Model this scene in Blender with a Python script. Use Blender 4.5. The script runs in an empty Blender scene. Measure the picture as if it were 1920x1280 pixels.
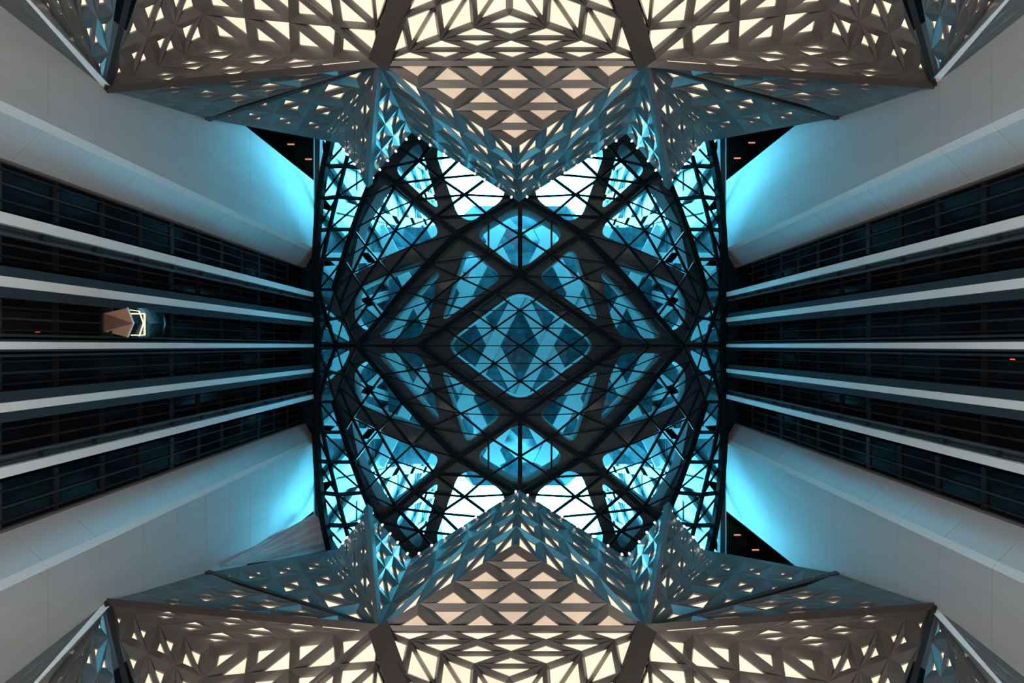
import bpy, math, random
from mathutils import Vector, Matrix
from mathutils.geometry import delaunay_2d_cdt
random.seed(7)
sc = bpy.context.scene
col = sc.collection

# ------------------------------------------------------------------ camera, sky, light, exposure
F = 750.0            # focal length in pixels of the 1920 wide frame
UC, VC = 975.0, 648.0  # where the zenith falls
cam_d = bpy.data.cameras.new('camera'); cam = bpy.data.objects.new('camera', cam_d); col.objects.link(cam)
cam_d.sensor_width = 36.0; cam_d.lens = F / 1920 * 36.0
cam_d.shift_x = -(UC - 960) / 1920; cam_d.shift_y = (VC - 640) / 1920
cam_d.clip_start = 0.1; cam_d.clip_end = 600
cam.matrix_world = Matrix(((1, 0, 0, 0), (0, -1, 0, 0), (0, 0, -1, 0), (0, 0, 0, 1)))
sc.camera = cam
sc.view_settings.view_transform = 'Standard'; sc.view_settings.look = 'None'
sc.view_settings.exposure = 0.0; sc.view_settings.gamma = 1.0; sc.view_settings.use_curve_mapping = False
w = bpy.data.worlds.new('sky'); sc.world = w; w.use_nodes = True
bg = w.node_tree.nodes['Background']
bg.inputs['Color'].default_value = (0.085, 0.65, 0.96, 1); bg.inputs['Strength'].default_value = 28.0
sc.cycles.max_bounces = 7; sc.cycles.transparent_max_bounces = 16
sc.cycles.diffuse_bounces = 4; sc.cycles.glossy_bounces = 3
sc.cycles.sample_clamp_indirect = 4.0
sc.cycles.caustics_reflective = False; sc.cycles.caustics_refractive = False
sun_d = bpy.data.lights.new('sun', 'SUN'); sun = bpy.data.objects.new('sun', sun_d); col.objects.link(sun)
sun_d.color = (0.11, 0.66, 0.97); sun_d.energy = 35.0; sun_d.angle = math.radians(110)
sun.location = (0, 0, 120)
FILL_W, FILL_COL = 2100.0, (1.0, 0.88, 0.79)
def fill_uplight(x, y, tx, ty, k=1.0):  # unseen warm fill lamp added at floor level, no fixture modelled
    d = bpy.data.lights.new('fill_uplight', 'AREA'); o = bpy.data.objects.new('fill_uplight', d); col.objects.link(o)
    d.shape = 'SQUARE'; d.size = 6.0; d.energy = FILL_W * k; d.color = FILL_COL; d.spread = math.radians(110)
    o.location = (x, y, -0.9)
    o.rotation_euler = (Vector((tx, ty, 7)) - Vector((x, y, -0.9))).to_track_quat('-Z', 'Y').to_euler()
for sx in (-1, 1):
    for sy in (-1, 1):
        fill_uplight(9 * sx, 5 * sy, 9 * sx, 13 * sy, 1.0)
    fill_uplight(4 * sx, 0, 20 * sx, 0, 0.9)

def P(u, v, zo):
    z = 1.5 * zo
    return Vector(((u - UC) * z / F, (v - VC) * z / F, z))

# ------------------------------------------------------------------ materials
def mat(name, color, rough=0.5, metal=0.0, noise=0.0, scale=3.0, spec=0.5, stretch=None, bump=0.0):
    m = bpy.data.materials.new(name); m.use_nodes = True
    nt = m.node_tree; b = nt.nodes['Principled BSDF']
    b.inputs['Base Color'].default_value = (*color, 1); b.inputs['Roughness'].default_value = rough
    b.inputs['Metallic'].default_value = metal; b.inputs['Specular IOR Level'].default_value = spec
    if noise or bump:
        tc = nt.nodes.new('ShaderNodeNewGeometry'); n = nt.nodes.new('ShaderNodeTexNoise')
        n.inputs['Scale'].default_value = scale; n.inputs['Detail'].default_value = 4
        mp = nt.nodes.new('ShaderNodeMapping'); mp.inputs['Scale'].default_value = stretch or (1, 1, 1)
        nt.links.new(tc.outputs['Position'], mp.inputs['Vector']); nt.links.new(mp.outputs['Vector'], n.inputs['Vector'])
        if noise:
            r = nt.nodes.new('ShaderNodeValToRGB')
            lo = [c * (1 - noise) for c in color]; hi = [min(1, c * (1 + noise)) for c in color]
            r.color_ramp.elements[0].position = 0.3; r.color_ramp.elements[1].position = 0.7
            r.color_ramp.elements[0].color = (*lo, 1); r.color_ramp.elements[1].color = (*hi, 1)
            nt.links.new(n.outputs['Fac'], r.inputs['Fac']); nt.links.new(r.outputs['Color'], b.inputs['Base Color'])
        if bump:
            bp = nt.nodes.new('ShaderNodeBump'); bp.inputs['Strength'].default_value = bump
            nt.links.new(n.outputs['Fac'], bp.inputs['Height']); nt.links.new(bp.outputs['Normal'], b.inputs['Normal'])
    return m
def emit(name, color, strength, noise=0.0, scale=0.6):
    m = bpy.data.materials.new(name); m.use_nodes = True; nt = m.node_tree; nt.nodes.clear()
    o = nt.nodes.new('ShaderNodeOutputMaterial'); e = nt.nodes.new('ShaderNodeEmission')
    e.inputs['Color'].default_value = (*color, 1); e.inputs['Strength'].default_value = strength
    if noise:
        g = nt.nodes.new('ShaderNodeNewGeometry'); n = nt.nodes.new('ShaderNodeTexNoise'); n.inputs['Scale'].default_value = scale
        r = nt.nodes.new('ShaderNodeMapRange'); r.inputs['From Min'].default_value = 0.3; r.inputs['From Max'].default_value = 0.7
        r.inputs['To Min'].default_value = strength * (1 - noise); r.inputs['To Max'].default_value = strength * (1 + noise)
        nt.links.new(g.outputs['Position'], n.inputs['Vector']); nt.links.new(n.outputs['Fac'], r.inputs['Value'])
        nt.links.new(r.outputs['Result'], e.inputs['Strength'])
    nt.links.new(e.outputs['Emission'], o.inputs['Surface'])
    return m
def glass(name, tint, refl=0.06):
    m = bpy.data.materials.new(name); m.use_nodes = True; nt = m.node_tree; nt.nodes.clear()
    o = nt.nodes.new('ShaderNodeOutputMaterial'); mx = nt.nodes.new('ShaderNodeMixShader')
    t = nt.nodes.new('ShaderNodeBsdfTransparent'); t.inputs['Color'].default_value = (*tint, 1)
    g = nt.nodes.new('ShaderNodeBsdfGlossy'); g.inputs['Roughness'].default_value = 0.08
    mx.inputs['Fac'].default_value = refl
    nt.links.new(t.outputs[0], mx.inputs[1]); nt.links.new(g.outputs[0], mx.inputs[2]); nt.links.new(mx.outputs[0], o.inputs['Surface'])
    return m
M = {
 'alu': mat('brushed_aluminium', (0.145, 0.14, 0.136), 0.34, 0.35, 0.10, 0.8, stretch=(1, 1, 0.3)),
 'beam': mat('dark_bronze_aluminium', (0.055, 0.048, 0.045), 0.4, 0.3, 0.08, 1.0),
 'gap': mat('black_joint', (0.008, 0.008, 0.009), 0.6),
 'wall': mat('pale_grey_cladding', (0.43, 0.43, 0.43), 0.42, 0.0, 0.06, 0.7, stretch=(1, 1, 0.15)),
 'band': mat('light_corner_cladding', (0.62, 0.60, 0.58), 0.5),
 'seam': mat('shadow_gap', (0.12, 0.12, 0.12), 0.8),
 'fin': mat('white_aluminium_fin', (0.80, 0.80, 0.79), 0.4, 0.0, 0.03, 0.5),
 'flank': mat('dark_blue_grey_metal', (0.035, 0.045, 0.055), 0.4, 0.2),
 'black': mat('black_interior', (0.006, 0.006, 0.008), 0.7),
 'dglass': mat('black_glass', (0.006, 0.007, 0.010), 0.12, 0.0, spec=0.18),
 'steel': mat('black_painted_steel', (0.004, 0.006, 0.007), 0.5, 0.0, spec=0.12),
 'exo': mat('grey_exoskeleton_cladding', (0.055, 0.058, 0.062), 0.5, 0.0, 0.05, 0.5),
 'lit_reveal': mat('sky_lit_opening_reveal', (0.20, 0.205, 0.21), 0.45),  # same shell cladding in a paler colour, so opening sides look sky-lit
 'lattice': mat('white_lattice_cladding', (0.19, 0.20, 0.20), 0.45, 0.0, 0.04, 0.4),
 'tower': mat('blue_tower_glass', (0.02, 0.056, 0.07), 0.25, 0.0, 0.45, 0.7, bump=0.2),
 'floor': mat('polished_stone_floor', (0.10, 0.09, 0.08), 0.25, 0.0, 0.15, 0.5),
 'copper': mat('bronze_panel', (0.80, 0.50, 0.33), 0.4, 0.0, 0.06, 2.0),
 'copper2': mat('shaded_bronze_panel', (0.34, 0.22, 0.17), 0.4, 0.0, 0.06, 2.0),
 'cloth': mat('grey_dust_sheet', (0.42, 0.42, 0.43), 0.8, 0.0, 0.1, 1.0),
 'pane': emit('warm_backlit_panel', (1.0, 0.82, 0.60), 1.25, 0.12, 0.5),
 'pane2': emit('dim_backlit_panel', (1.0, 0.76, 0.55), 0.80, 0.12, 0.5),
 'dot': emit('white_spot_lens', (1.0, 0.97, 0.90), 3.0),
 'led': emit('yellow_led_strip', (1.0, 0.82, 0.45), 1.7),
 'red': emit('red_indicator', (1.0, 0.12, 0.05), 1.2),
 'lobby': emit('orange_lamp', (1.0, 0.45, 0.25), 0.7),
 'glass': glass('clear_blue_glass', (0.90, 0.97, 0.99), 0.0025),
 'cab': glass('cab_glass', (0.45, 0.75, 0.9), 0.5),
}

# ------------------------------------------------------------------ helpers
def mesh_obj(name, verts, faces, m, parent=None, smooth=False):
    me = bpy.data.meshes.new(name); me.from_pydata([tuple(v) for v in verts], [], faces); me.update()
    me.materials.append(m)
    o = bpy.data.objects.new(name, me); col.objects.link(o)
    if parent is not None: o.parent = parent
    if smooth:
        for p in me.polygons: p.use_smooth = True
    return o
def empty(name, label, cat=None, kind=None, group=None, loc=(0, 0, 0)):
    o = bpy.data.objects.new(name, None); col.objects.link(o); o.empty_display_size = 0.5
    tag(o, label, cat, kind, group); return o
def tag(o, label, cat=None, kind=None, group=None):
    o['label'] = label
    if cat: o['category'] = cat
    if kind: o['kind'] = kind
    if group: o['group'] = group
class MB:
    def __init__(s): s.v = []; s.f = []
    def poly(s, pts):
        n = len(s.v); s.v += [Vector(p) for p in pts]; s.f.append(tuple(range(n, n + len(pts))))
    def prism(s, base, off):
        n = len(s.v); k = len(base)
        s.v += [Vector(p) for p in base] + [Vector(p) + Vector(off) for p in base]
        s.f.append(tuple(range(n + k - 1, n - 1, -1))); s.f.append(tuple(range(n + k, n + 2 * k)))
        for i in range(k):
            j = (i + 1) % k; s.f.append((n + i, n + j, n + k + j, n + k + i))
    def box(s, x0, x1, y0, y1, z0, z1):
        s.prism([(x0, y0, z0), (x1, y0, z0), (x1, y1, z0), (x0, y1, z0)], (0, 0, z1 - z0))
    def beam(s, a, b, wd, ht, up=Vector((0, 0, 1))):
        a = Vector(a); b = Vector(b); d = (b - a)
        if d.length < 1e-6: return
        d.normalize(); sd = d.cross(up)
        if sd.length < 1e-3: sd = d.cross(Vector((1, 0, 0)))
        sd.normalize(); n = sd.cross(d).normalized()
        r = [sd * wd / 2 + n * ht / 2, -sd * wd / 2 + n * ht / 2, -sd * wd / 2 - n * ht / 2, sd * wd / 2 - n * ht / 2]
        k = len(s.v); s.v += [a + q for q in r] + [b + q for q in r]
        s.f += [(k, k + 1, k + 2, k + 3), (k + 7, k + 6, k + 5, k + 4)]
        for i in range(4):
            j = (i + 1) % 4; s.f.append((k + i, k + 4 + i, k + 4 + j, k + j))
    def build(s, name, m, parent=None, smooth=False): return mesh_obj(name, s.v, s.f, m, parent, smooth)

# ------------------------------------------------------------------ room shell
WX = 20.0
def box_obj(name, x0, x1, y0, y1, z0, z1, m, parent=None):
    b = MB(); b.box(x0, x1, y0, y1, z0, z1); return b.build(name, m, parent)
o = box_obj('floor', -27, 27, -27, 27, -2.0, -1.5, M['floor']); tag(o, 'polished stone lobby floor under the atrium', kind='structure')
CL0, CL1 = 33.4, 34.7  # height of the glazing added out of view to bring daylight onto the walls
for nm, y0, y1, lb in (('wall_top', -27.5, -26.5, 'dark end wall behind the upper faceted screens'), ('wall_bottom', 26.5, 27.5, 'dark end wall behind the lower faceted screens')):
    o = empty(nm, lb, kind='structure')
    box_obj('lower_wall', -27, 27, y0, y1, -1.5, CL0, M['black'], o); box_obj('upper_wall', -27, 27, y0, y1, CL1, 50, M['black'], o)
    o = empty('window_%d' % (101 if y0 < 0 else 102), 'unseen glazed strip added for daylight high in the end wall behind the %s screens' % ('upper' if y0 < 0 else 'lower'), kind='structure')
    for k in range(12):
        x0 = -26 + k * 52 / 12; ym = (y0 + y1) / 2
        box_obj('glass_pane', x0 + .08, x0 + 52 / 12 - .08, ym - .02, ym + .02, CL0, CL1, M['glass'], o)
        box_obj('mullion', x0 - .08, x0 + .08, ym - .15, ym + .15, CL0, CL1, M['steel'], o)

SIDE = {-1: 'left', 1: 'right'}
def ztop(x): return abs(x) * F / 387.0
VERT = {-1: 'upper', 1: 'lower'}
ZT = 42.9
storeys = [0.0 + 2.12 * k for k in range(-1, 20)]
for sx in (-1, 1):
    wl = empty('wall_' + SIDE[sx], 'tall %s side wall of black glass bays and grey clad piers' % SIDE[sx], kind='structure')
    o = box_obj('backing', sx * 26, sx * 27, -26.5, 26.5, -1.5, 50.5, M['black'], wl)
    # clad piers: plan points (inner face, chamfer, broad face)
    for sy in (-1, 1):
        e1 = (21.6, 21.6 * 0.362); e2 = (20.25, 20.25 * 0.451); e3 = (20.0, 20.0 * 0.472); e4 = (20.0, 20.0 * 0.80)
        for (a, b, tag_) in ((e1, e2, 0), (e2, e3, 1), (e3, e4, 2)):
            for k in range(len(storeys) - 1):
                z0 = storeys[k] + 0.006; z1 = storeys[k + 1] - 0.006
                if tag_ == 1: z1 = storeys[k + 1] - 0.004; z0 = storeys[k] + 0.004
                if z0 > ZT: continue
                pts = []
                for (px, py) in (a, b, (b[0] + 0.35, b[1] - (0.0 if tag_ == 2 else 0)), (a[0] + 0.35, a[1])):
                    pts.append((sx * px, sy * py, z0))
                n_ = len(pts); tp = [Vector((q[0], q[1], min(z1, ztop(q[0])))) for q in pts]
                if min(t_.z for t_ in tp) <= z0: continue
                mb = MB(); mb.v = [Vector(q) for q in pts] + tp
                mb.f = [(3, 2, 1, 0), (4, 5, 6, 7)] + [(i, (i + 1) % 4, 4 + (i + 1) % 4, 4 + i) for i in range(4)]
                mb.build('corner_trim' if tag_ == 1 else 'cladding_panel', M['band' if tag_ == 1 else 'wall'], wl)
        core = MB()
        core.prism([(sx * (q[0] + 0.06), sy * q[1], -1.5) for q in (e1, e2, e3)] + [(sx * 20.06, sy * 15.95, -1.5), (sx * 25.9, sy * 15.95, -1.5), (sx * 25.9, sy * 7.9, -1.5)], (0, 0, 38.4 + 1.5))
        core.build('pier_core', M['seam'], wl)
    b = MB(); b.prism([(sx * 20.02, -26.4, ztop(20.02)), (sx * 26.0, -26.4, ztop(26)), (sx * 26.0, 26.4, ztop(26)), (sx * 20.02, 26.4, ztop(20.02))], (0, 0, 0.4)); b.build('sky_blocker', M['black'], wl)  # black slab added along the view line to block sky beyond the wall top
    # glass bays between the fins
    bays = [(-0.362, -0.262), (-0.232, -0.16), (-0.09, -0.016), (0.016, 0.09), (0.145, 0.232), (0.262, 0.362)]
    for bi, (s0, s1) in enumerate(bays):
        ww = empty('window_%d' % (bi + 1 + (0 if sx < 0 else 6)), '%s black glass bay in the %s wall between pale fins, counted from the top' % (['first', 'second', 'third', 'fourth', 'fifth', 'sixth'][bi], SIDE[sx]), kind='structure')
        gx = 22.2
        for k in range(len(storeys) - 1):
            z0, z1 = storeys[k] + 0.10, storeys[k + 1] - 0.10
            if z0 > ZT: continue
            box_obj('glass_pane', sx * gx, sx * (gx + 0.06), gx * s0, gx * s1, z0, z1, M['dglass'], ww)
            box_obj('transom', sx * (gx - 0.10), sx * (gx + 0.1), gx * s0, gx * s1, storeys[k] - 0.10, storeys[k] + 0.10, M['flank'] if k % 4 == 1 else M['gap'], ww)
        ym = gx * (s0 + s1) / 2
        box_obj('mullion', sx * (gx - 0.14), sx * gx, ym - 0.05, ym + 0.05, -1.5, ZT, M['flank'], ww)
        # vertical guide rails just in front of the glass
        for q in (0.2, 0.8):
            yy = (gx - 0.9) * (s0 + (s1 - s0) * q)
            box_obj('guide_rail', sx * (gx - 0.9), sx * (gx - 0.8), yy - 0.04, yy + 0.04, -1.5, ZT, M['gap'], ww)
    # fins
    fins = [(-0.259, -0.237, 'thin'), (-0.135, -0.115, 'wide'), (-0.008, 0.007, 'mid'), (0.111, 0.129, 'wide'), (0.236, 0.256, 'thin')]
    for fi, (s0, s1, kind) in enumerate(fins):
        t = empty('trim_%d' % (fi + 1 + (0 if sx < 0 else 5)), '%s pale vertical fin from the top on the %s wall' % (['first', 'second', 'middle', 'fourth', 'fifth'][fi], SIDE[sx]), kind='structure')
        y0, y1 = WX * s0, WX * s1
        for k in range(0, len(storeys) - 1, 2):
            z0 = storeys[k] + 0.006; z1 = min(storeys[min(k + 2, len(storeys) - 1)] - 0.006, ZT)
            if z0 < ztop(WX): box_obj('fin_segment', sx * WX, sx * (WX + 0.3), y0, y1, z0, min(z1, ztop(WX)), M['fin'], t)
        if kind == 'wide':
            box_obj('side_panel', sx * (WX + 0.15), sx * (WX + 0.4), y0 - 0.42, y0, -1.5, ZT, M['flank'], t)
            box_obj('side_panel', sx * (WX + 0.15), sx * (WX + 0.4), y1, y1 + 0.42, -1.5, ZT, M['flank'], t)
            box_obj('core', sx * (WX + 0.4), sx * (WX + 2.3), y0 - 0.30, y1 + 0.30, -1.5, ZT, M['flank'], t)
        elif kind == 'thin':
            inner = 1 if s0 < 0 else -1
            ye = y1 if inner > 0 else y0
            box_obj('core', sx * (WX + 0.3), sx * (WX + 2.3), y0, y1, -1.5, ZT, M['flank'], t)
            yr = ye + inner * 0.38
            box_obj('side_rail', sx * (WX + 0.1), sx * (WX + 0.2), yr - 0.05, yr + 0.05, -1.5, ZT, M['fin'] if False else M['exo'], t)
            box_obj('side_plate', sx * (WX + 0.5), sx * (WX + 0.6), min(ye, yr), max(ye, yr), -1.5, ZT, M['exo'], t)
            box_obj('cable', sx * (WX + 0.2), sx * (WX + 0.24), ye + inner * 0.19 - 0.03, ye + inner * 0.19 + 0.03, -1.5, ZT, M['gap'], t)
            for k in range(1, len(storeys) - 1):
                box_obj('bracket', sx * (WX + 0.05), sx * (WX + 0.3), ye + inner * 0.19 - 0.1, ye + inner * 0.19 + 0.1, storeys[k] - 0.12, storeys[k] + 0.12, M['gap'], t)
        else:
            box_obj('core', sx * (WX + 0.3), sx * (WX + 2.3), y0 - 0.1, y1 + 0.1, -1.5, ZT, M['flank'], t)
            for yy in (y0 - 0.26, y1 + 0.26):
                box_obj('side_rail', sx * (WX + 0.3), sx * (WX + 0.42), yy - 0.05, yy + 0.05, -1.5, ZT, M['flank'], t)

# ------------------------------------------------------------------ glass roof
def zr(u, v):
    du = min(1.2, abs(u - UC) / 385.0); dv = max(0.0, abs(v - VC) - 130) / 250.0
    return 31.0 - 5.0 * du ** 2.5 - 3.0 * dv ** 1.3
def RP(u, v, lift=0.0): return P(u, v, zr(u, v) + lift)
def lerp2(a, b, t): return (a[0] + (b[0] - a[0]) * t, a[1] + (b[1] - a[1]) * t)
def quad_grid(a, b, c, d, ni, nj):
    """a->d along i, a->b along j; c opposite a"""
    return [[lerp2(lerp2(a, b, j / nj), lerp2(d, c, j / nj), i / ni) for j in range(nj + 1)] for i in range(ni + 1)]
wn = [13]
def roof_bay(grid, diag, label, prim, thin=0.20, thick=0.52, tie=0.11, sx=1, sy=1):
    root = empty('window_%d' % wn[0], label, kind='structure'); wn[0] += 1
    mp = lambda q: (UC + sx * (q[0] - UC), VC + sy * (q[1] - VC))
    G = [[RP(*mp(q)) for q in row] for row in grid]
    ni, nj = len(G) - 1, len(G[0]) - 1
    def line(pts, wd, nm):
        b = MB()
        for p, q in zip(pts, pts[1:]): b.beam(p, q, wd, wd * 1.2)
        b.build(nm, M['steel'], root)
    for i in range(ni + 1):
        big = ('i0' in prim and i == 0) or ('i1' in prim and i == ni)
        if i in (0, ni) and not big and 'ei%d' % (1 if i else 0) not in prim and ('ni%d' % (1 if i else 0)) in prim: continue
        line(G[i], thick if big else thin, 'primary_beam' if big else 'mullion')
    for j in range(nj + 1):
        big = ('j0' in prim and j == 0) or ('j1' in prim and j == nj)
        if j in (0, nj) and not big and ('nj%d' % (1 if j else 0)) in prim: continue
        line([G[i][j] for i in range(ni + 1)], thick if big else thin, 'primary_beam' if big else 'mullion')
    if diag == 'main': seqs = [[(i, i + s) for i in range(ni + 1) if 0 <= i + s <= nj] for s in range(-ni + 1, nj)]
    else: seqs = [[(i, s - i) for i in range(ni + 1) if 0 <= s - i <= nj] for s in range(1, ni + nj)]
    for sq in seqs:
        if len(sq) > 1: line([G[i][j] for i, j in sq], tie, 'tie_rod')
    for i in range(ni):
        for j in range(nj):
            a, b, c, d = G[i][j], G[i][j + 1], G[i + 1][j + 1], G[i + 1][j]
            tris = [(a, b, c), (a, c, d)] if diag == 'main' else [(a, b, d), (b, c, d)]
            for t in tris:
                g = (t[0] + t[1] + t[2]) / 3
                pts = [g + (p - g) * 0.965 + Vector((0, 0, 0.05)) for p in t]
                mb = MB(); mb.poly(pts); mb.build('glass_pane', M['glass'], root)
    return root
N1, N2, D0, W0, W1, Q, W2, T0 = (857, 438), (975, 516), (975, 370), (786, 648), (670, 648), (707, 318), (628, 543), (784, 226)
roof_bay(quad_grid(N2, (1164, 648), (975, 780), W0, 4, 4), 'anti', 'central diamond of the glass roof, over the zenith', {'i0', 'i1', 'j0', 'j1'})
for sy in (1, -1):
    nm = {1: 'top', -1: 'bottom'}[sy]
    r = roof_bay(quad_grid(N1, N2, (1093, 438), D0, 2, 2), 'anti', 'small glass roof diamond just inside the %s faceted nose' % nm, {'i0', 'i1', 'j0', 'j1'}, sy=sy, tie=0.2)
    b = MB(); b.beam(RP(975, VC + sy * (D0[1] - VC)) - Vector((0, 0, .3)), RP(975, VC + sy * (N2[1] - VC)) - Vector((0, 0, .3)), 0.5, 0.5); b.build('primary_beam', M['steel'], r)
    for sx in (1, -1):
        k = '%s %s' % (nm, {1: 'left', -1: 'right'}[sx])
        roof_bay([[N2, (928, 551), (882, 583), (838, 615), W0], [(915, 478), (864, 521), (811, 563), (776, 603), (733, 647)], [N1, (803, 494), (756, 544), (718, 594), W1]], 'main', 'narrow %s band of the glass roof beside the central diamond' % k, {'i1', 'ni0'}, sx=sx, sy=sy)
        g = []
        c0 = [(707, 318), (684, 373), (663, 430), (645, 486), (628, 543)]
        inn = [[N1, (803, 494), (756, 544), (718, 594), W1], [(816, 407), (772, 461), (731, 512), (695, 563), (656, 620)],
               [(777, 375), (741, 432), (709, 488), (677, 537), (645, 594)], [(743, 344), (711, 403), (686, 461), (661, 512), (637, 570)], c0]
        roof_bay(inn, 'main', 'large %s rhombus of the glass roof with sloping mullions' % k, {'i1', 'ni0', 'j0'}, sx=sx, sy=sy, thick=0.52)
        rt = [[N1, (914, 402), D0], [(816, 407), (871, 365), (925, 325)], [(777, 375), (825, 334), (868, 292)], [(743, 344), (785, 301), (823, 258)], [Q, (742, 272), T0]]
        roof_bay(rt, 'anti', '%s bright glass roof band open to white sky' % k, {'nj0', 'ni0'}, sx=sx, sy=sy, thin=0.24, tie=0.18)
        rs = [[(727, 262)] + c0, [(662, 255), (647, 311), (632, 369), (617, 430), (605, 486), (598, 543)], [(622, 255), (609, 312), (600, 373), (595, 432), (592, 486), (591, 543)]]
        roof_bay(rs, 'main', '%s steep glass strip where the roof turns down to the wall' % k, {'ni0', 'i1', 'nj1'}, sx=sx, sy=sy, thin=0.26, thick=0.5, tie=0.12)
        rc = [[(628, 543), (645, 594), W1], [(598, 543), (613, 600), (630, 648)], [(591, 543), (592, 600), (594, 648)]]
        roof_bay(rc, 'main', '%s tapering glass corner next to the side wall' % k, {'ni0', 'i1'}, sx=sx, sy=sy, thin=0.26, thick=0.5, tie=0.12)

# ------------------------------------------------------------------ exoskeleton plate over the roof
def rounded(poly, r, n=5):
    out = []; k = len(poly)
    for i in range(k):
        p = Vector(poly[i]); a = Vector(poly[i - 1]); b = Vector(poly[(i + 1) % k])
        da = (a - p); db = (b - p); t = min(r, da.length * 0.45, db.length * 0.45)
        pa = p + da.normalized() * t; pb = p + db.normalized() * t
        for s in range(n + 1):
            q = s / n; out.append(tuple((pa * (1 - q) ** 2 + p * 2 * q * (1 - q) + pb * q * q)))
    return out
holes = [rounded([(830, 648), (975, 541), (1124, 648), (975, 755)], 34, 7)]
quadr = [
 (rounded([(886, 438), (975, 384), (1064, 438), (975, 508)], 30), False),
 (rounded([(874, 462), (944, 519), (826, 606)], 22), True),
 (rounded([(826, 500), (706, 634), (786, 634), (806, 590)], 16), True),
 (rounded([(720, 340), (676, 420), (660, 500), (664, 514), (730, 480), (824, 440), (812, 412)], 20), True),
 (rounded([(800, 484), (668, 540), (664, 600), (690, 624), (740, 560)], 18), True),
 (rounded([(786, 262), (738, 318), (824, 396)], 20), True),
 (rounded([(826, 262), (818, 290), (858, 404), (884, 416), (946, 372), (946, 330), (870, 262)], 20), True),
 (rounded([(600, 240), (598, 380), (598, 500), (606, 586), (632, 536), (650, 470), (674, 400), (706, 310), (708, 240)], 18), True),
 (rounded([(604, 580), (601, 641), (630, 642), (658, 641), (644, 610), (620, 584)], 10), True),
]
for poly, lr in quadr:
    for sy in (1, -1):
        for sx in ((1, -1) if lr else (1,)):
            q = [(UC + sx * (x - UC), VC + sy * (y - VC)) for x, y in poly]
            if sx * sy < 0: q = q[::-1]
            holes.append(q)
def inside(p, poly):
    x, y = p; c = False; n = len(poly); j = n - 1
    for i in range(n):
        xi, yi = poly[i]; xj, yj = poly[j]
        if (yi > y) != (yj > y) and x < (xj - xi) * (y - yi) / (yj - yi) + xi: c = not c
        j = i
    return c
EX = 1.3
verts = []; edges = []
def addloop(lp):
    n = len(verts)
    for q in lp: verts.append(Vector(q))
    for i in range(len(lp)): edges.append((n + i, n + (i + 1) % len(lp)))
outer = []
for a_, b_ in (((590, 150), (1360, 150)), ((1360, 150), (1360, 1146)), ((1360, 1146), (590, 1146)), ((590, 1146), (590, 150))):
    outer += [lerp2(a_, b_, t_ / 30) for t_ in range(30)]
addloop(outer)
for h in holes: addloop(h)
random.seed(3)
for gx in range(612, 1345, 26):
    for gy in range(160, 1140, 26):
        if not any(inside((gx, gy), h) for h in holes): verts.append(Vector((gx + random.uniform(-2, 2), gy + random.uniform(-2, 2))))
vo, eo, fo, *_ = delaunay_2d_cdt(verts, edges, [], 0, 1e-4)
keep = []
for f in fo:
    cx = sum(vo[i][0] for i in f) / 3; cy = sum(vo[i][1] for i in f) / 3
    if 590 < cx < 1360 and 150 < cy < 1146 and not any(inside((cx, cy), h) for h in holes): keep.append(f)
bot = [P(p[0], p[1], zr(p[0], p[1]) + EX) for p in vo]
top = [p + Vector((0, 0, 0.5 + 1.9 * (1 - min(1.0, abs(q[0] - UC) / 375.0) ** 5))) for p, q in zip(bot, vo)]
nb = len(bot); fs = []
cnt = {}
for f in keep:
    fs.append(tuple(f)); fs.append(tuple(nb + i for i in reversed(f)))
    for i in range(3):
        e = (f[i], f[(i + 1) % 3]); cnt[e] = 1
for (a, b) in list(cnt):
    if (b, a) not in cnt: fs.append((a, b, nb + b, nb + a))
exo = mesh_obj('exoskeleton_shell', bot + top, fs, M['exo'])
exo.data.materials.append(M['lit_reveal'])
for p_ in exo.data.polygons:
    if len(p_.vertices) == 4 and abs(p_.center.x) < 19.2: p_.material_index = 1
tag(exo, 'grey curved exoskeleton shell with rounded openings above the glass roof', 'building frame')

# ------------------------------------------------------------------ bridge and towers above the roof
br = empty('bridge_block', 'teal glazed bridge block crossed by pale lattice bands, above the central roof diamond', 'building')
zb = 44.0
def mb_poly_obj(name, pts, off, m, parent):
    b = MB(); b.prism(pts, off); return b.build(name, m, parent)
bl, bt = 262, 222
nx, ny = 12, 12
random.seed(11)
bts = [222 if abs(i - nx / 2) > 2.1 else 262 for i in range(nx + 1)]
gp = [[P(UC - bl + 2 * bl * i / nx, VC - bts[i] + 2 * bts[i] * j / ny, zb + 2.0 + random.uniform(-0.5, 0.5)) for j in range(ny + 1)] for i in range(nx + 1)]
for i in range(nx):
    for j in range(ny):
        for t in ((gp[i][j], gp[i + 1][j], gp[i + 1][j + 1]), (gp[i][j], gp[i + 1][j + 1], gp[i][j + 1])):
            b = MB(); b.poly(t); b.build('facet_glass', M['tower'], br)
box_obj('bridge_slab', -22.9, 22.9, -19.5, 19.5, 1.5 * (zb + 3), 1.5 * (zb + 4.5), M['tower'], br)
for k in range(-3, 3):
    for s in (-1, 1):
        xm = UC + 50 + k * 100
        b = MB(); b.beam(P(xm - s * 114, VC - bt, zb + s * 0.12), P(xm + s * 114, VC + bt, zb + s * 0.12), 2.0, 0.7); b.build('lattice_band', M['lattice'], br)
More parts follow.
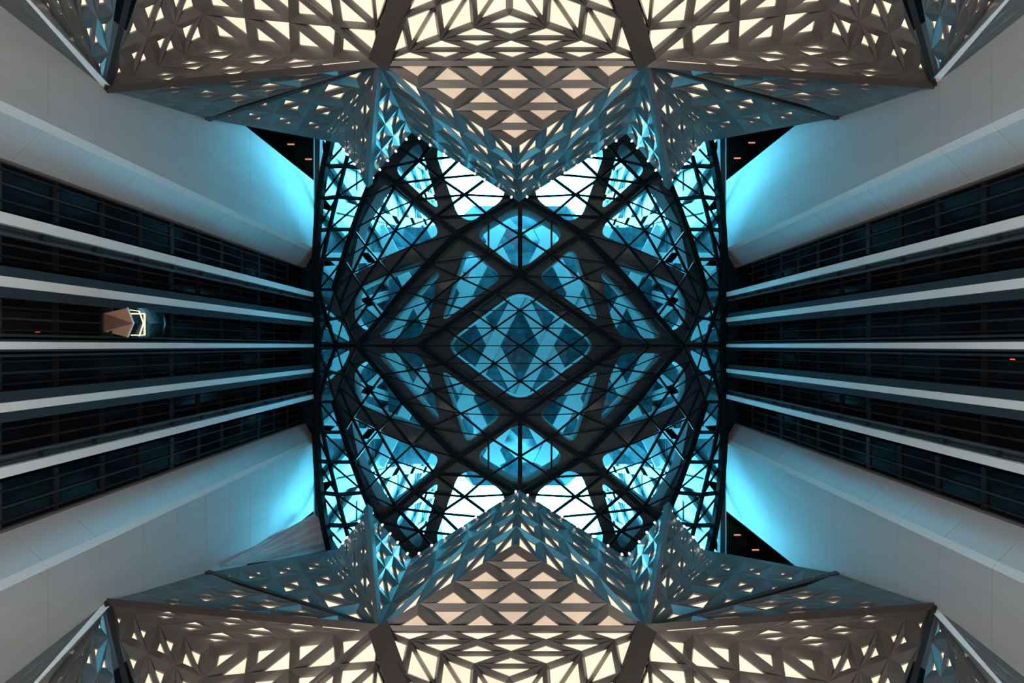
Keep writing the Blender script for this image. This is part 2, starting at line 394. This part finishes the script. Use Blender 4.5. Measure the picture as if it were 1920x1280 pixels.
for sx in (-1, 1):
    t = empty('hotel_tower', '%s glazed hotel tower with pale lattice rising beyond the glass roof' % SIDE[sx], 'building')
    tx = 23.5
    ty0, ty1, tz0, tz1 = -60, 60, 45.8, 125
    box_obj('facade', sx * tx, sx * (tx + 8), ty0, ty1, tz0, tz1, M['tower'], t)
    for k in range(-9, 10):
        for s in (-1, 1):
            y = k * 6.6
            for (z0, z1, ya, yb) in ((46, 74, y - s * 3.3, y + s * 3.3), (74, 96, y + s * 3.3, y - s * 3.3), (96, 118, y - s * 3.3, y + s * 3.3)):
                b = MB(); b.beam((sx * (tx - 0.5), ya, z0), (sx * (tx - 0.5), yb, z1), 0.5, 1.5 if True else 1, up=Vector((0, 1, 0))); b.build('lattice_band', M['lattice'], t)
    for z in (57.5, 64, 70.5, 77, 83.5, 90, 96.5, 103):
        box_obj('floor_edge', sx * (tx - 0.12), sx * tx, ty0, ty1, z, z + 0.35, M['exo'], t)

# ------------------------------------------------------------------ faceted, backlit screens
INNER = Vector((0, 0, 12))
def facet(root, V, n=4, s=(0.5, 0.5, 0.5), thin=None, depth=0.45, wt=0.10, skip=None, pane='pane', smin=0.05):
    V = [Vector(p) for p in V]
    nrm = (V[1] - V[0]).cross(V[2] - V[0]).normalized()
    if nrm.dot(Vector((0, 0, 0)) - V[0]) < 0: nrm = -nrm
    def node(i, j): return V[0] * (1 - (i + j) / n) + V[1] * (i / n) + V[2] * (j / n)
    fr = MB(); panes = []
    for i in range(n):
        for j in range(n - i):
            cells = [[(i, j), (i + 1, j), (i, j + 1)]]
            if i + j < n - 1: cells.append([(i + 1, j + 1), (i, j + 1), (i + 1, j)])
            for c in cells:
                p = [node(*q) for q in c]
                ci = sum(q[0] for q in c) / 3 / n; cj = sum(q[1] for q in c) / 3 / n
                sz = s[0] * (1 - ci - cj) + s[1] * ci + s[2] * cj
                sz = max(smin, min(0.8, sz))
                if thin is None: wd = [(1 - sz) / 3] * 3
                else:
                    w_t = min(wt, (1 - sz) / 3 * 0.9); wd = [(1 - sz - w_t) / 2] * 3; wd[thin] = w_t
                up_ = len(cells) and c is cells[0]
                for kk, bd in ((0, i + j == n - 1), (1, i == 0), (2, j == 0)):
                    if up_ and bd and thin == kk:
                        wd = [(1 - sz) / 3] * 3
                lam = [(1 - wd[1] - wd[2], wd[1], wd[2]), (wd[0], 1 - wd[0] - wd[2], wd[2]), (wd[0], wd[1], 1 - wd[0] - wd[1])]
                h = [p[0] * l[0] + p[1] * l[1] + p[2] * l[2] for l in lam]
                ar = (p[1] - p[0]).cross(p[2] - p[0]).length; pr = sum((p[a] - p[a - 1]).length for a in range(3))
                dd = depth * ar / pr * min(1.0, 0.25 + sz * 1.4)
                h1 = [q - nrm * dd for q in h]; h2 = [q - nrm * (dd + 0.05 + 0.06 * ar / pr) for q in h]
                k = len(fr.v); fr.v += p + h1 + h2
                for a in range(3):
                    b = (a + 1) % 3
                    fr.f.append((k + a, k + b, k + 3 + b, k + 3 + a)); fr.f.append((k + 3 + a, k + 3 + b, k + 6 + b, k + 6 + a))
                panes.append(h2)
    f = fr.build('facet', M['alu'], root)
    for h in panes:
        b = MB(); b.prism(h, -nrm * 0.05); b.build('light_panel', M[pane], f)
    return f
def fold(root, a, b, wd, ht, m='beam', up=None):
    x = MB(); x.beam(a, b, wd, ht, up or (Vector((0, 0, 0)) - (Vector(a) + Vector(b)) / 2).normalized()); x.build('fold_beam', M[m], root)
def ridge(root, a, b, w0, w1, ht, m='alu'):
    a = Vector(a); b = Vector(b); d = (b - a).normalized(); n = -((a + b) / 2).normalized(); sd = d.cross(n).normalized(); n = sd.cross(d).normalized()
    if n.dot(a) > 0: n = -n
    x = MB(); x.v = [a + sd * w0, a + n * ht * .4, a - sd * w0, b + sd * w1, b + n * ht, b - sd * w1]
    x.f = [(0, 1, 4, 3), (1, 2, 5, 4), (2, 0, 3, 5), (0, 2, 1), (3, 4, 5)]; x.build('fold_beam', M[m], root)
def dots(root, a, b, n, r=0.085):
    for k in range(n):
        t = (k + 0.5 + random.uniform(-.25, .25)) / n; c = Vector(a).lerp(Vector(b), t)
        c = c * 0.985
        mb = MB(); top_ = [c + Vector((r * math.cos(q), r * math.sin(q), 0)) for q in [i * math.pi / 4 for i in range(8)]]
        mb.prism(top_, (0, 0, 0.12)); mb.build('edge_lamp', M['dot'], root)

# pixel + height table of the folded surface; left, right and centre line nodes
NL = dict(A=(710, 119, 12), J=(200, 168, 12.9), K=(389, 223, 17.0), K2=(445, 200, 14.8), P2=(393, 83, 13.2), S=(325, -205, 9.6), U=(680, -185, 9.3),
          V=(826, -185, 9.3), M=(635, 268, 20), M2=(606, 254, 18.8), L=(690, 342, 21.6), G=(771, 249, 20.5),
          J2=(194, 165, 12.85), W=(-60, -38, 9.65), B1=(-20, -78, 9.0), B2=(10, -78, 9.9), C1=(85, -150, 8.7), C2=(240, -150, 9.8))
NR = dict(A=(1212, 119, 12), J=(1752, 160, 12.85), K=(1570, 221, 16.8), K2=(1512, 198, 14.8), P2=(1541, 74, 13.2), S=(1612, -210, 9.6), U=(1243, -185, 9.3),
          V=(1098, -185, 9.3), M=(1319, 266, 20), M2=(1344, 252, 18.8), L=(1253, 346, 21.6), G=(1175, 251, 20.5),
          J2=(1757, 157, 12.85), W=(1995, -32, 9.65), B1=(1960, -78, 9.0), B2=(1930, -78, 9.9), C1=(1852, -150, 8.7), C2=(1700, -150, 9.8))
NC = dict(H=(955, 28, 10.8), C=(966, 277, 15.0), D=(973, 378, 22.0), VT=(952, -330, 8.0))
for sy in (1, -1):
    mv = lambda t: P(t[0], VC + sy * (t[1] - VC), t[2])
    side = {1: 'top', -1: 'bottom'}[sy]
    L_ = {k: mv(v) for k, v in NL.items()}; R_ = {k: mv(v) for k, v in NR.items()}; C_ = {k: mv(v) for k, v in NC.items()}
    A, B = L_['A'], R_['A']
    root = empty('faceted_screen', 'central backlit aluminium screen folding into a pointed nose at the %s' % side, 'light screen')
    facet(root, (A, B, C_['C']), 4, (.53, .53, .53), pane='pane2')
    facet(root, (A, B, C_['H']), 4, (.60, .60, .60), depth=0.8)
    for X in (L_, R_):
        a = X['A']
        facet(root, (a, C_['C'], C_['D']), 4, (.48, .52, .30), 1, depth=0.34, wt=.12)
        facet(root, (a, C_['D'], X['G']), 4, (.40, .26, .30), 2, depth=0.22, wt=.12)
        facet(root, (a, C_['H'], C_['VT']), 4, (.68, .68, .68), depth=0.8)
        dots(root, C_['D'], X['G'], 8)
    fold(root, A, B, 0.20, 0.25)
    for sx, X in ((-1, L_), (1, R_)):
        nm = '%s %s' % (side, SIDE[sx])
        root = empty('faceted_screen', 'backlit aluminium screen of many folds spreading toward the %s wall' % nm, 'light screen')
        facet(root, (X['A'], X['P2'], X['S']), 4, (.70, .62, .66), depth=0.8)
        facet(root, (X['A'], X['S'], X['U']), 4, (.68, .68, .68), depth=0.8)
        facet(root, (X['A'], X['U'], X['V']), 4, (.66, .66, .66), depth=0.8)
        facet(root, (X['J'], X['P2'], X['S']), 4, (.10, .40, .55), 1, depth=0.45, wt=.14)
        facet(root, (X['J'], X['A'], X['P2']), 4, (.16, .56, .52), 2, depth=0.30, wt=.14)
        facet(root, (X['J'], X['A'], X['K2']), 4, (.12, .56, .46), 2, depth=0.30, wt=.14)
        facet(root, (X['J'], X['K2'], X['K']), 4, (.08, .08, .08), depth=0.45)
        facet(root, (X['A'], X['K'], X['M2']), 4, (.55, .14, .20), 2, depth=0.30, wt=.14)
        facet(root, (X['A'], X['M2'], X['M']), 4, (.45, .25, .06), 1, depth=0.30, wt=.14)
        facet(root, (X['K'], X['M2'], X['M']), 2, (.04, .04, .04), depth=0.45, smin=0.03)
        facet(root, (X['A'], X['G'], X['L']), 4, (.46, .40, .14), 1, depth=0.30, wt=.12)
        facet(root, (X['A'], X['M'], X['L']), 4, (.44, .12, .08), 1, depth=0.30, wt=.12)
        fold(root, X['A'], X['J'], 0.28, 0.16); ridge(root, X['A'], X['K'], 0.10, 0.16, 0.2, 'beam')
        ridge(root, X['A'], X['L'], 0.16, 0.36, 0.45); ridge(root, X['A'], X['S'], 0.12, 0.14, 0.22)
        fold(root, X['A'], X['V'] + (X['U'] - X['V']) * 0.08, 0.85, 0.4)
        fold(root, X['J'], (X['S']+X['C2'])/2, 0.18, 0.2, 'gap')
        dots(root, X['G'], X['L'], 5); dots(root, X['L'], X['M'], 5, 0.08)
        root = empty('faceted_screen', 'narrow dark screen with a blue edge strip against the %s wall' % nm, 'light screen')
        facet(root, (X['J2'], X['C2'], X['C1']), 4, (.12, .55, .55), 2, depth=0.45, wt=.14)
        facet(root, (X['J2'], X['C1'], X['B2']), 4, (.06, .30, .30), 1, depth=0.45)
        facet(root, (X['J2'], X['B1'], X['W']), 4, (.06, .20, .20), 1, depth=0.45)
        b = MB(); j2 = X['J2']; b.prism([j2, j2 + Vector((-sx * .35, 0, 0)), X['B2'], X['B1']], (0, 0, 0.15)); b.build('edge_strip', M['fin'], root)

# ------------------------------------------------------------------ glass lift car
lift = empty('glass_lift', 'faceted glass lift car with bronze underside and glowing yellow strips, on the left wall', 'lift')
def LP(u, v, zo): return P(u, v, zo)
bk = [LP(195, 587, 13.35), LP(195, 621, 13.35)]
f1, f2, tip = LP(239, 577, 13.1), LP(239, 632, 13.1), LP(250, 606, 12.9)
for pts in ((bk[0], tip, bk[1]), (bk[0], f1, tip), (bk[1], tip, f2)):
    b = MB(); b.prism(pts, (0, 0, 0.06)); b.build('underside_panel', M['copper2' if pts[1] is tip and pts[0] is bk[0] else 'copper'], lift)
t1, t2, tt = LP(303, 578, 15.4), LP(303, 632, 15.4), LP(308, 606, 15.0)
bt1, bt2 = LP(262, 586, 15.6), LP(262, 621, 15.6)
for nm, pts in (('glass_side', (f1, tip, tt, t1)), ('glass_side', (tip, f2, t2, tt))):
    b = MB(); b.prism(pts, (-0.03, 0, 0)); b.build(nm, M['cab'], lift)
b = MB(); b.prism((bk[0], bk[1], bt2, bt1), (-0.1, 0, 0)); b.build('cab_back', M['flank'], lift)
b = MB(); b.prism((bt1, t1, tt, t2, bt2), (0, 0, 0.1)); b.build('cab_roof', M['flank'], lift)
for a, c in ((f1, tip), (tip, f2)):
    b = MB(); b.beam(a, c, 0.05, 0.05); b.build('sill_strip', M['fin'], lift)
q = [LP(246, 588, 12.95), LP(271, 588, 13.35), LP(271, 628, 13.35), LP(246, 628, 12.95)]
for a, c in zip(q, q[1:]):
    b = MB(); b.beam(a, c, 0.045, 0.045); b.build('light_strip', M['led'], lift)
q = [LP(244, 581, 13.0), LP(261, 583, 13.25), LP(269, 606, 13.3), LP(261, 630, 13.25)]
for a, c in zip(q, q[1:]):
    b = MB(); b.beam(a, c, 0.035, 0.035); b.build('light_strip', M['led'], lift)
for v0, v1 in ((573, 587), (620, 634)):
    b = MB(); b.prism([LP(190, v0, 13.5), LP(210, v0, 13.2), LP(207, v1, 13.3), LP(192, v1, 13.5)], (0, 0, 0.1)); b.build('guide_shoe', M['flank'], lift)

# ------------------------------------------------------------------ recess lamps, indicators, dust sheet
k = 0
for (u, v, side) in ((545, 270, 'left upper'), (578, 298, 'left upper'), (1410, 267, 'right upper'), (1383, 296, 'right upper'), (1383, 1003, 'right lower'), (1417, 1031, 'right lower')):
    p = P(u, v, 28.6); b = MB(); b.box(p.x - .35, p.x + .35, p.y - .06, p.y + .06, p.z, p.z + .1)
    o = b.build('strip_lamp', M['lobby']); tag(o, '%s small orange strip lamp in the dark %s recess' % (['outer', 'inner', 'outer', 'inner', 'inner', 'outer'][k], side), 'lamp'); k += 1
for i, (u, v, lb) in enumerate(((68, 621, 'red indicator light in the left dark bay below the lift'), (1901, 674, 'red indicator light in the lower dark bay at the right edge'))):
    p = P(u, v, 0); z = F * 21.4 / abs(u - UC); p = Vector(((u - UC) * z / F, (v - VC) * z / F, z))
    b = MB(); b.box(p.x - .05, p.x + .05, p.y - .04, p.y + .04, p.z, p.z + .1); o = b.build('indicator_light', M['red']); tag(o, lb, 'light')
# draped sheet at lower left
vs = []; fsx = []; nu, nvv = 36, 14
for i in range(nu + 1):
    for j in range(nvv + 1):
        s = i / nu; t = j / nvv
        a = lerp2((412, 1061), (590, 962), s); c = lerp2((412, 1063), (638, 1034), s)
        q = lerp2(a, c, t); z = 17.2 + 7.8 * s + 0.18 * math.sin(t * 34 + s * 9) * s + 0.5 * t
        vs.append(P(q[0], q[1] - 3 * math.sin(math.pi * t) * s, z))
for i in range(nu):
    for j in range(nvv):
        a = i * (nvv + 1) + j; fsx.append((a, a + nvv + 1, a + nvv + 2, a + 1))
o = mesh_obj('dust_sheet', vs, fsx, M['cloth'], smooth=True); tag(o, 'pleated grey dust sheet stretched beside the lower left roof corner', 'sheet')
